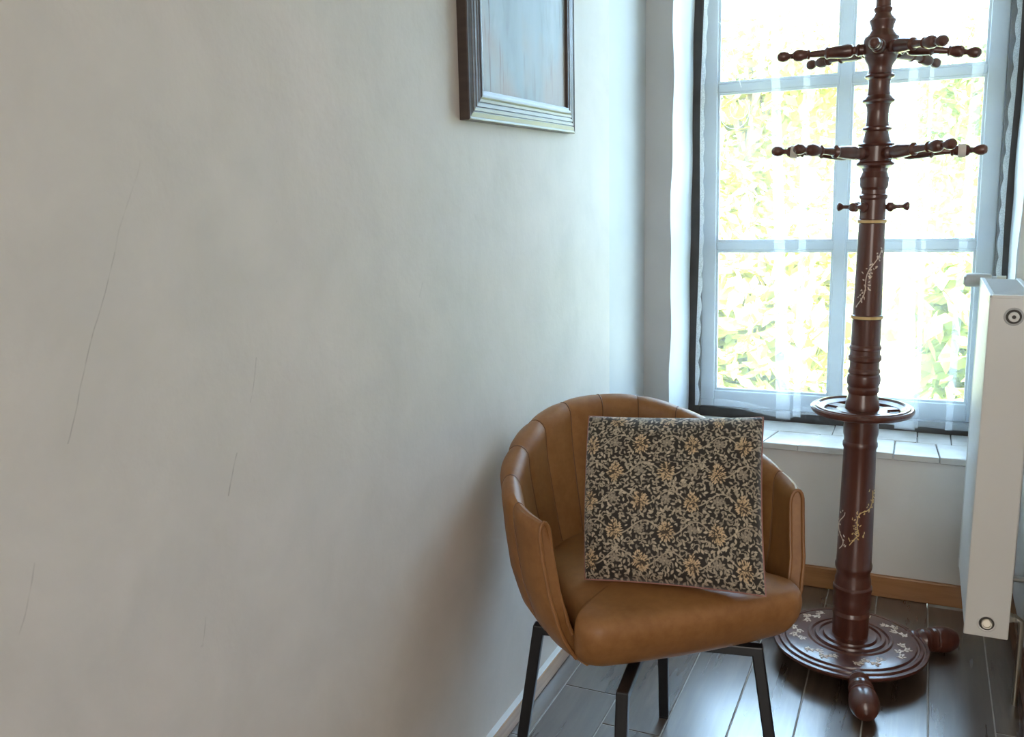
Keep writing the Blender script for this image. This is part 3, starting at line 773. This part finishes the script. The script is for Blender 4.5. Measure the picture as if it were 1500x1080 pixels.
# arms with end knobs
def axis_mat(P, d):
    d = Vector(d).normalized(); return Matrix.Translation(P) @ Vector((0, 0, 1)).rotation_difference(d).to_matrix().to_4x4()
ARM = [(.011, -.01), (.0115, .02), (.013, .024), (.0115, .030), (.0085, .034), (.0085, .040), (.0125, .046), (.0140, .060), (.0125, .090), (.0105, .118), (.0115, .121), (.0125, .125), (.0105, .129), (.0078, .133), (.0068, .160), (.0064, .178), (.0095, .181), (.0105, .185), (.0085, .190), (.0098, .198), (.0120, .208), (.0120, .222), (.0095, .232), (.0058, .237), (.0048, .247)]
KNOB = [(.0048, .243), (.008, .247), (.0125, .253), (.0150, .262), (.0140, .271), (.0095, .278), (.003, .281), (0, .2812)]
def arm(angle, z, tilt, scale=1.0, band=False, r0=.030, ls=1.0, ks=.88):
    a = math.radians(angle); d = Vector((math.cos(a), math.sin(a), math.tan(math.radians(tilt))))
    P = Vector((math.cos(a)*r0, math.sin(a)*r0, z)); Mx = axis_mat(P, d)
    b = MB(); b.lathe([(r*scale, h*ls) for r, h in ARM], Mx, 20); o = b.build('arm', M_MAHOG, stand, smooth=True, auto=25)
    b = MB(); b.lathe([(r*ks if i else r*scale, .243*ls+(h-.243)*ks) for i, (r, h) in enumerate(KNOB)], Mx, 20); b.build('knob', M_MAHOG, o, smooth=True, auto=25)
    if band:
        b = MB(); b.lathe([(.0095*scale, .2005*ls), (.0131*scale, .2015*ls), (.0131*scale, .223*ls), (.0095*scale, .224*ls)], Mx, 20, cap=False); b.build('pale_sleeve', M_PALE_BAND, o, smooth=True)  # paler sleeve just before the knob
z1 = zpx(70)
for ang, tl, ls_ in ((2, -8, .64), (58, -6, .74), (138, -2, .78), (182, -1, .73), (268, -4, .55), (306, -5, .72)): arm(ang, z1, tl, 1.22, False, .034, ls_)
z2 = zpx(225)
for ang, tl, ls_ in ((1, .5, .76), (312, 3, .80), (181, 4, .77), (229, 3, .80), (90, 2, .78)): arm(ang, z2, tl, 1.25, ang in (1, 181), .032, ls_)
PEG = [(.006, -.01), (.0065, .006), (.0105, .010), (.0125, .016), (.0115, .023), (.0075, .028), (.0055, .034), (.0045, .050), (.0048, .058)]
PK = [(.0048, .055), (.0085, .060), (.0112, .066), (.0108, .071), (.006, .075), (0, .0755)]
for ang in (0, 120, 180, 238, 300)[:4]:
    a = math.radians(ang); d = Vector((math.cos(a), math.sin(a), .03)); Mx = axis_mat(Vector((math.cos(a)*.027, math.sin(a)*.027, zpx(304))), d)
    q = .78
    b = MB(); b.lathe([(r, h*q) for r, h in PEG], Mx, 18); o = b.build('small_peg', M_MAHOG, stand, smooth=True, auto=25)
    b = MB(); b.lathe([(r, h*q) for r, h in PK], Mx, 18); b.build('knob', M_MAHOG, o, smooth=True, auto=25)
# bulbous feet
FOOT = [(.018, .0), (.020, .055), (.026, .060), (.028, .066), (.024, .072), (.022, .080), (.027, .086), (.031, .094), (.031, .104), (.027, .111), (.026, .116), (.033, .121), (.0345, .127), (.032, .131), (.0345, .134), (.0365, .145), (.0365, .160), (.033, .178), (.026, .192), (.014, .201), (0, .204)]
for ang, ln in ((-79, .132), (31, .118), (152, .12)):
    a = math.radians(ang); d = Vector((math.cos(a), math.sin(a), -.075))
    Mx = axis_mat(Vector((math.cos(a)*ln, math.sin(a)*ln, .049)), d)
    b = MB(); b.lathe(FOOT, Mx, 28); b.build('foot', M_MAHOG, stand, smooth=True, auto=25)

# ------------------------------------------------------------------ radiator
RA0, RA1, RY_0, RY_1, RZ0, RZ1 = .148, .246, 2.37, 2.80, .195, 1.038
rad = tag(empty('radiator', ((RA0+RA1)/2, (RY_0+RY_1)/2, 0)), 'white steel panel radiator with top grille on the wall beside the window', 'radiator')
ox, oy = rad.location.x, rad.location.y
def rb(name, mat, boxes, bevel=.003, parent=None, seg=2):
    b = MB()
    for x0, x1, y0, y1, z0, z1 in boxes: b.box(x0-ox, x1-ox, y0-oy, y1-oy, z0, z1)
    return b.build(name, mat, parent or rad, bevel=bevel, seg=seg)
# fluted front panel
def flute(u, v):
    y = RY_0+.004+(RY_1-RY_0-.008)*u; z = RZ0+.01+(RZ1-RZ0-.02)*v
    e = min(1, min(v, 1-v)/.05)
    d = .006*e*(0.5-0.5*math.cos(2*PI*u*13))
    return (RA0+.002+d-ox, y-oy, z)
b = MB(); b.grid(flute, 131, 24); fp = b.build('front_panel', M_ENAMEL, rad, smooth=True, auto=False)
rb('front_core', M_ENAMEL, [(RA0+.009, RA0+.016, RY_0+.004, RY_1-.004, RZ0+.004, RZ1-.012)], .002)
rb('back_panel', M_ENAMEL, [(RA1-.012, RA1, RY_0+.004, RY_1-.004, RZ0+.004, RZ1-.012)], .003)
rb('side_cover', M_ENAMEL, [(RA0, RA1, RY_0-.004, RY_0+.002, RZ0, RZ1-.006)], .003)
rb('side_cover', M_ENAMEL, [(RA0, RA1, RY_1-.002, RY_1+.004, RZ0, RZ1-.006)], .003)
b = [(RA0, RA0+.012, RY_0, RY_1, RZ1-.022, RZ1), (RA1-.012, RA1, RY_0, RY_1, RZ1-.022, RZ1)]
gr = rb('top_grille', M_ENAMEL_D, b, .002)
rb('grille_end', M_ENAMEL, [(RA0+.004, RA1-.004, RY_0-.004, RY_0+.010, RZ1-.008, RZ1+.001)], .002, gr)
for i in range(24):
    y = RY_0+.014+i*(RY_1-RY_0-.02)/24
    rb('grille_slat', M_ENAMEL_D, [(RA0+.012, RA1-.012, y, y+.008, RZ1-.006, RZ1-.002)], 0, gr)
def plug(name, x, z, parts):
    Mx = Matrix.Translation((x-ox, RY_0-.004-oy, z)) @ Matrix.Rotation(PI/2, 4, 'X')
    root = None
    for nm, mat, prof in parts:
        b = MB(); b.lathe(prof, Mx, 28); o = b.build(nm, mat, root or rad, smooth=True)
        root = root or o
plug('vent', .200, .990, [('vent_recess', M_ENAMEL_D, [(.020, -.001), (.021, .0008), (.0185, .0014), (.017, .0010), (0, .0010)]), ('vent_shadow_ring', M_DARKHOLE, [(.0165, .001), (.0165, .0014), (.011, .0014), (0, .0014)]),
     ('vent_plug', M_ENAMEL, [(.0115, .0012), (.0115, .008), (.0105, .0095), (.005, .0095), (.0045, .0078), (0, .0078)]), ('vent_screw', M_DARKHOLE, [(.0042, .007), (.0042, .0084), (0, .0084)])])
plug('drain', .197, .232, [('drain_recess', M_ENAMEL, [(.0215, -.001), (.0225, .001), (.020, .002), (.018, .0012), (0, .0012)]), ('drain_shadow_ring', M_DARKHOLE, [(.0172, .001), (.0172, .0016), (0, .0016)]),
     ('drain_plug', M_CHROME, [(.0125, .0012), (.0135, .003), (.0135, .007), (.011, .0085), (.009, .0085), (.008, .006), (0, .006)])])
# thermostat head at the far end, pointing into the room
ty, tz = RY_1+.030, 1.028
Mx = Matrix.Translation((RA0+.030-ox, ty-oy, tz)) @ Matrix.Rotation(-PI/2, 4, 'Y')
b = MB(); b.lathe([(.012, -.015), (.012, .0), (.0165, .002), (.0185, .012), (.0195, .03), (.0195, .055), (.018, .064), (.013, .069), (0, .0705)], Mx, 28); th = b.build('thermostat_head', M_ENAMEL_D, rad, smooth=True)
b = MB(); b.lathe([(.013, -.035), (.013, -.012), (.010, -.010)], Mx, 20); b.build('valve_collar', M_CHROME, th, smooth=True)
b = MB(); b.tube([(RA0+.055-ox, ty-oy, tz), (RA0+.055-ox, RY_1-.02-oy, tz-.02)], .009, 12); b.build('valve_body', M_CHROME, th, smooth=True)
# pipes and brackets at the wall side
b = MB(); b.tube([(RA1-.004-ox, 2.70-oy, .224), (XR-ox, 2.70-oy, .224)], .0085, 12); b.build('wall_bracket', M_CHROME, rad, smooth=True)
b = MB(); b.tube([(RA1-.010-ox, 2.42-oy, .232), (RA1+.022-ox, 2.42-oy, .232), (RA1+.030-ox, 2.42-oy, .225), (RA1+.032-ox, 2.42-oy, .21), (RA1+.032-ox, 2.42-oy, 0)], .0075, 12); pp = b.build('pipe', M_CHROME, rad, smooth=True)
for dx, rr_ in ((.006, .0125), (.016, .0105)):
    b = MB(); b.lathe([(rr_, -.005), (rr_+.0012, 0), (rr_, .005)], Matrix.Translation((RA1+dx-ox, 2.42-oy, .232)) @ Matrix.Rotation(PI/2, 4, 'Y'), 6); b.build('pipe_nut', M_CHROME, pp)

# ------------------------------------------------------------------ framed picture on the left wall
FY0, FY1, FZ0, FZ1 = 1.695, 2.308, 1.440, 2.26
pic = tag(empty('framed_picture', (XL, (FY0+FY1)/2, FZ0)), 'dark lacquered moulded frame around a pale blue painting hung on the plaster wall', 'picture')
py_, pz_ = pic.location.y, FZ0
# profile: (inset from the outer edge, height off the wall)
FP = [(0, .0), (0, .0200), (.0015, .0222), (.0035, .0226), (.0055, .0220), (.0065, .0212), (.0155, .0234), (.0165, .0214), (.0180, .0214), (.0190, .0240), (.0245, .0248), (.0255, .0228), (.0270, .0228), (.0280, .0256), (.034, .0262), (.035, .0242), (.0365, .0242), (.0375, .0268), (.0425, .0276), (.043, .0262), (.047, .0286), (.051, .0290), (.054, .0284), (.0545, .0268), (.060, .0262), (.0605, .0240), (.0605, .0)]
cor = [((FY0, FZ0), (1, 1)), ((FY1, FZ0), (-1, 1)), ((FY1, FZ1), (-1, -1)), ((FY0, FZ1), (1, -1))]
for i in range(4):
    (a, sa), (b2, sb) = cor[i], cor[(i+1) % 4]
    vs = []
    for (P, s) in ((a, sa), (b2, sb)):
        for ins, h in FP: vs.append((h, P[0]+s[0]*ins-py_, P[1]+s[1]*ins-pz_))
    k_ = len(FP)
    m = MB(); m.add(vs, [(j, j+1, j+1+k_, j+k_) for j in range(k_-1)]+[(k_-1, 0, k_, 2*k_-1), tuple(range(k_)), tuple(range(2*k_-1, k_-1, -1))])
    m.build('frame_rail', M_FRAMEWOOD, pic, smooth=False)
m = MB(); m.box(.0155, .0185, FY0+.056-py_, FY1-.056-py_, FZ0+.056-pz_, FZ1-.056-pz_); m.build('canvas', M_CANVAS, pic)
m = MB(); m.box(.004, .0155, FY0+.05-py_, FY1-.05-py_, FZ0+.05-pz_, FZ1-.05-pz_); m.build('backing_board', M_BASE_R, pic)

# ------------------------------------------------------------------ garden outside
m = MB(); m.box(-30, 30, YO, 60, -.9, -.7); tag(m.build('lawn', M_LAWN), kind='structure')
def tree(name, x, y, h, rx, rz, mat, label, cat, seed, nl, trunk=True, z0=-.7):
    t = tag(empty(name, (x, y, z0)), label, cat, 'greenery beyond the window')
    R = random.Random(seed); b = MB()
    blobs = [(R.uniform(-.6, .6)*rx, R.uniform(-.6, .6)*rx, h-rz+R.uniform(-.7, .6)*rz, R.uniform(.35, .6)) for _ in range(16)]
    for i in range(nl):
        bx0, by0, bz0, br = blobs[i % len(blobs)]
        d = Vector((R.gauss(0, 1), R.gauss(0, 1), R.gauss(0, 1))).normalized()*(R.random()**.35)
        P = Vector((bx0+d.x*br*rx, by0+d.y*br*rx, max(.05, bz0+d.z*br*rz)))
        nn = (d+Vector((R.gauss(0, .5), R.gauss(0, .5), R.gauss(0, .5)+.5))).normalized(); tt = nn.orthogonal().normalized()
        tt.rotate(Matrix.Rotation(R.uniform(0, 6.28), 3, nn)); w = nn.cross(tt); L = R.uniform(.06, .13)
        b.add([P-tt*L, P+w*L*.45, P+tt*L, P-w*L*.45], [(0, 1, 2, 3)])
    o = b.build('foliage', mat, t); o['kind'] = 'stuff'
    b = MB(); zt = h-rz*.6
    b.tube([(0, 0, 0), (.03, .02, zt*.4), (-.04, .03, zt*.8), (0, 0, zt+rz*.4)], [.12*h/4, .09*h/4, .07*h/4, .03], 10); b.build('trunk', M_BARK, t, smooth=True)
    for q in range(5):
        a = q*1.3; b = MB(); b.tube([(0, 0, zt*.75), (math.cos(a)*rx*.3, math.sin(a)*rx*.3, zt+.2*rz), (math.cos(a)*rx*.6, math.sin(a)*rx*.6, zt+rz*.6)], [.05*h/4, .035*h/4, .015], 7); b.build('branch', M_BARK, t, smooth=True)
tree('garden_tree', -1.7, 9.8, 3.9, 1.25, 1.5, M_LEAF_Y, 'yellow green leafy tree seen through the left window panes', 'tree', 11, 5200)
tree('garden_tree', .95, 13.6, 4.9, 1.4, 1.9, M_LEAF_G, 'fresh green leafy tree seen through the right window panes', 'tree', 12, 5200)
tree('garden_bush', -1.0, 6.5, 1.75, .72, .8, M_LEAF_Y, 'low yellow green bush outside behind the left lower panes', 'bush', 13, 3600)
tree('garden_bush', .55, 6.9, 1.7, .72, .8, M_LEAF_G, 'low green bush outside behind the right lower panes', 'bush', 14, 3600)
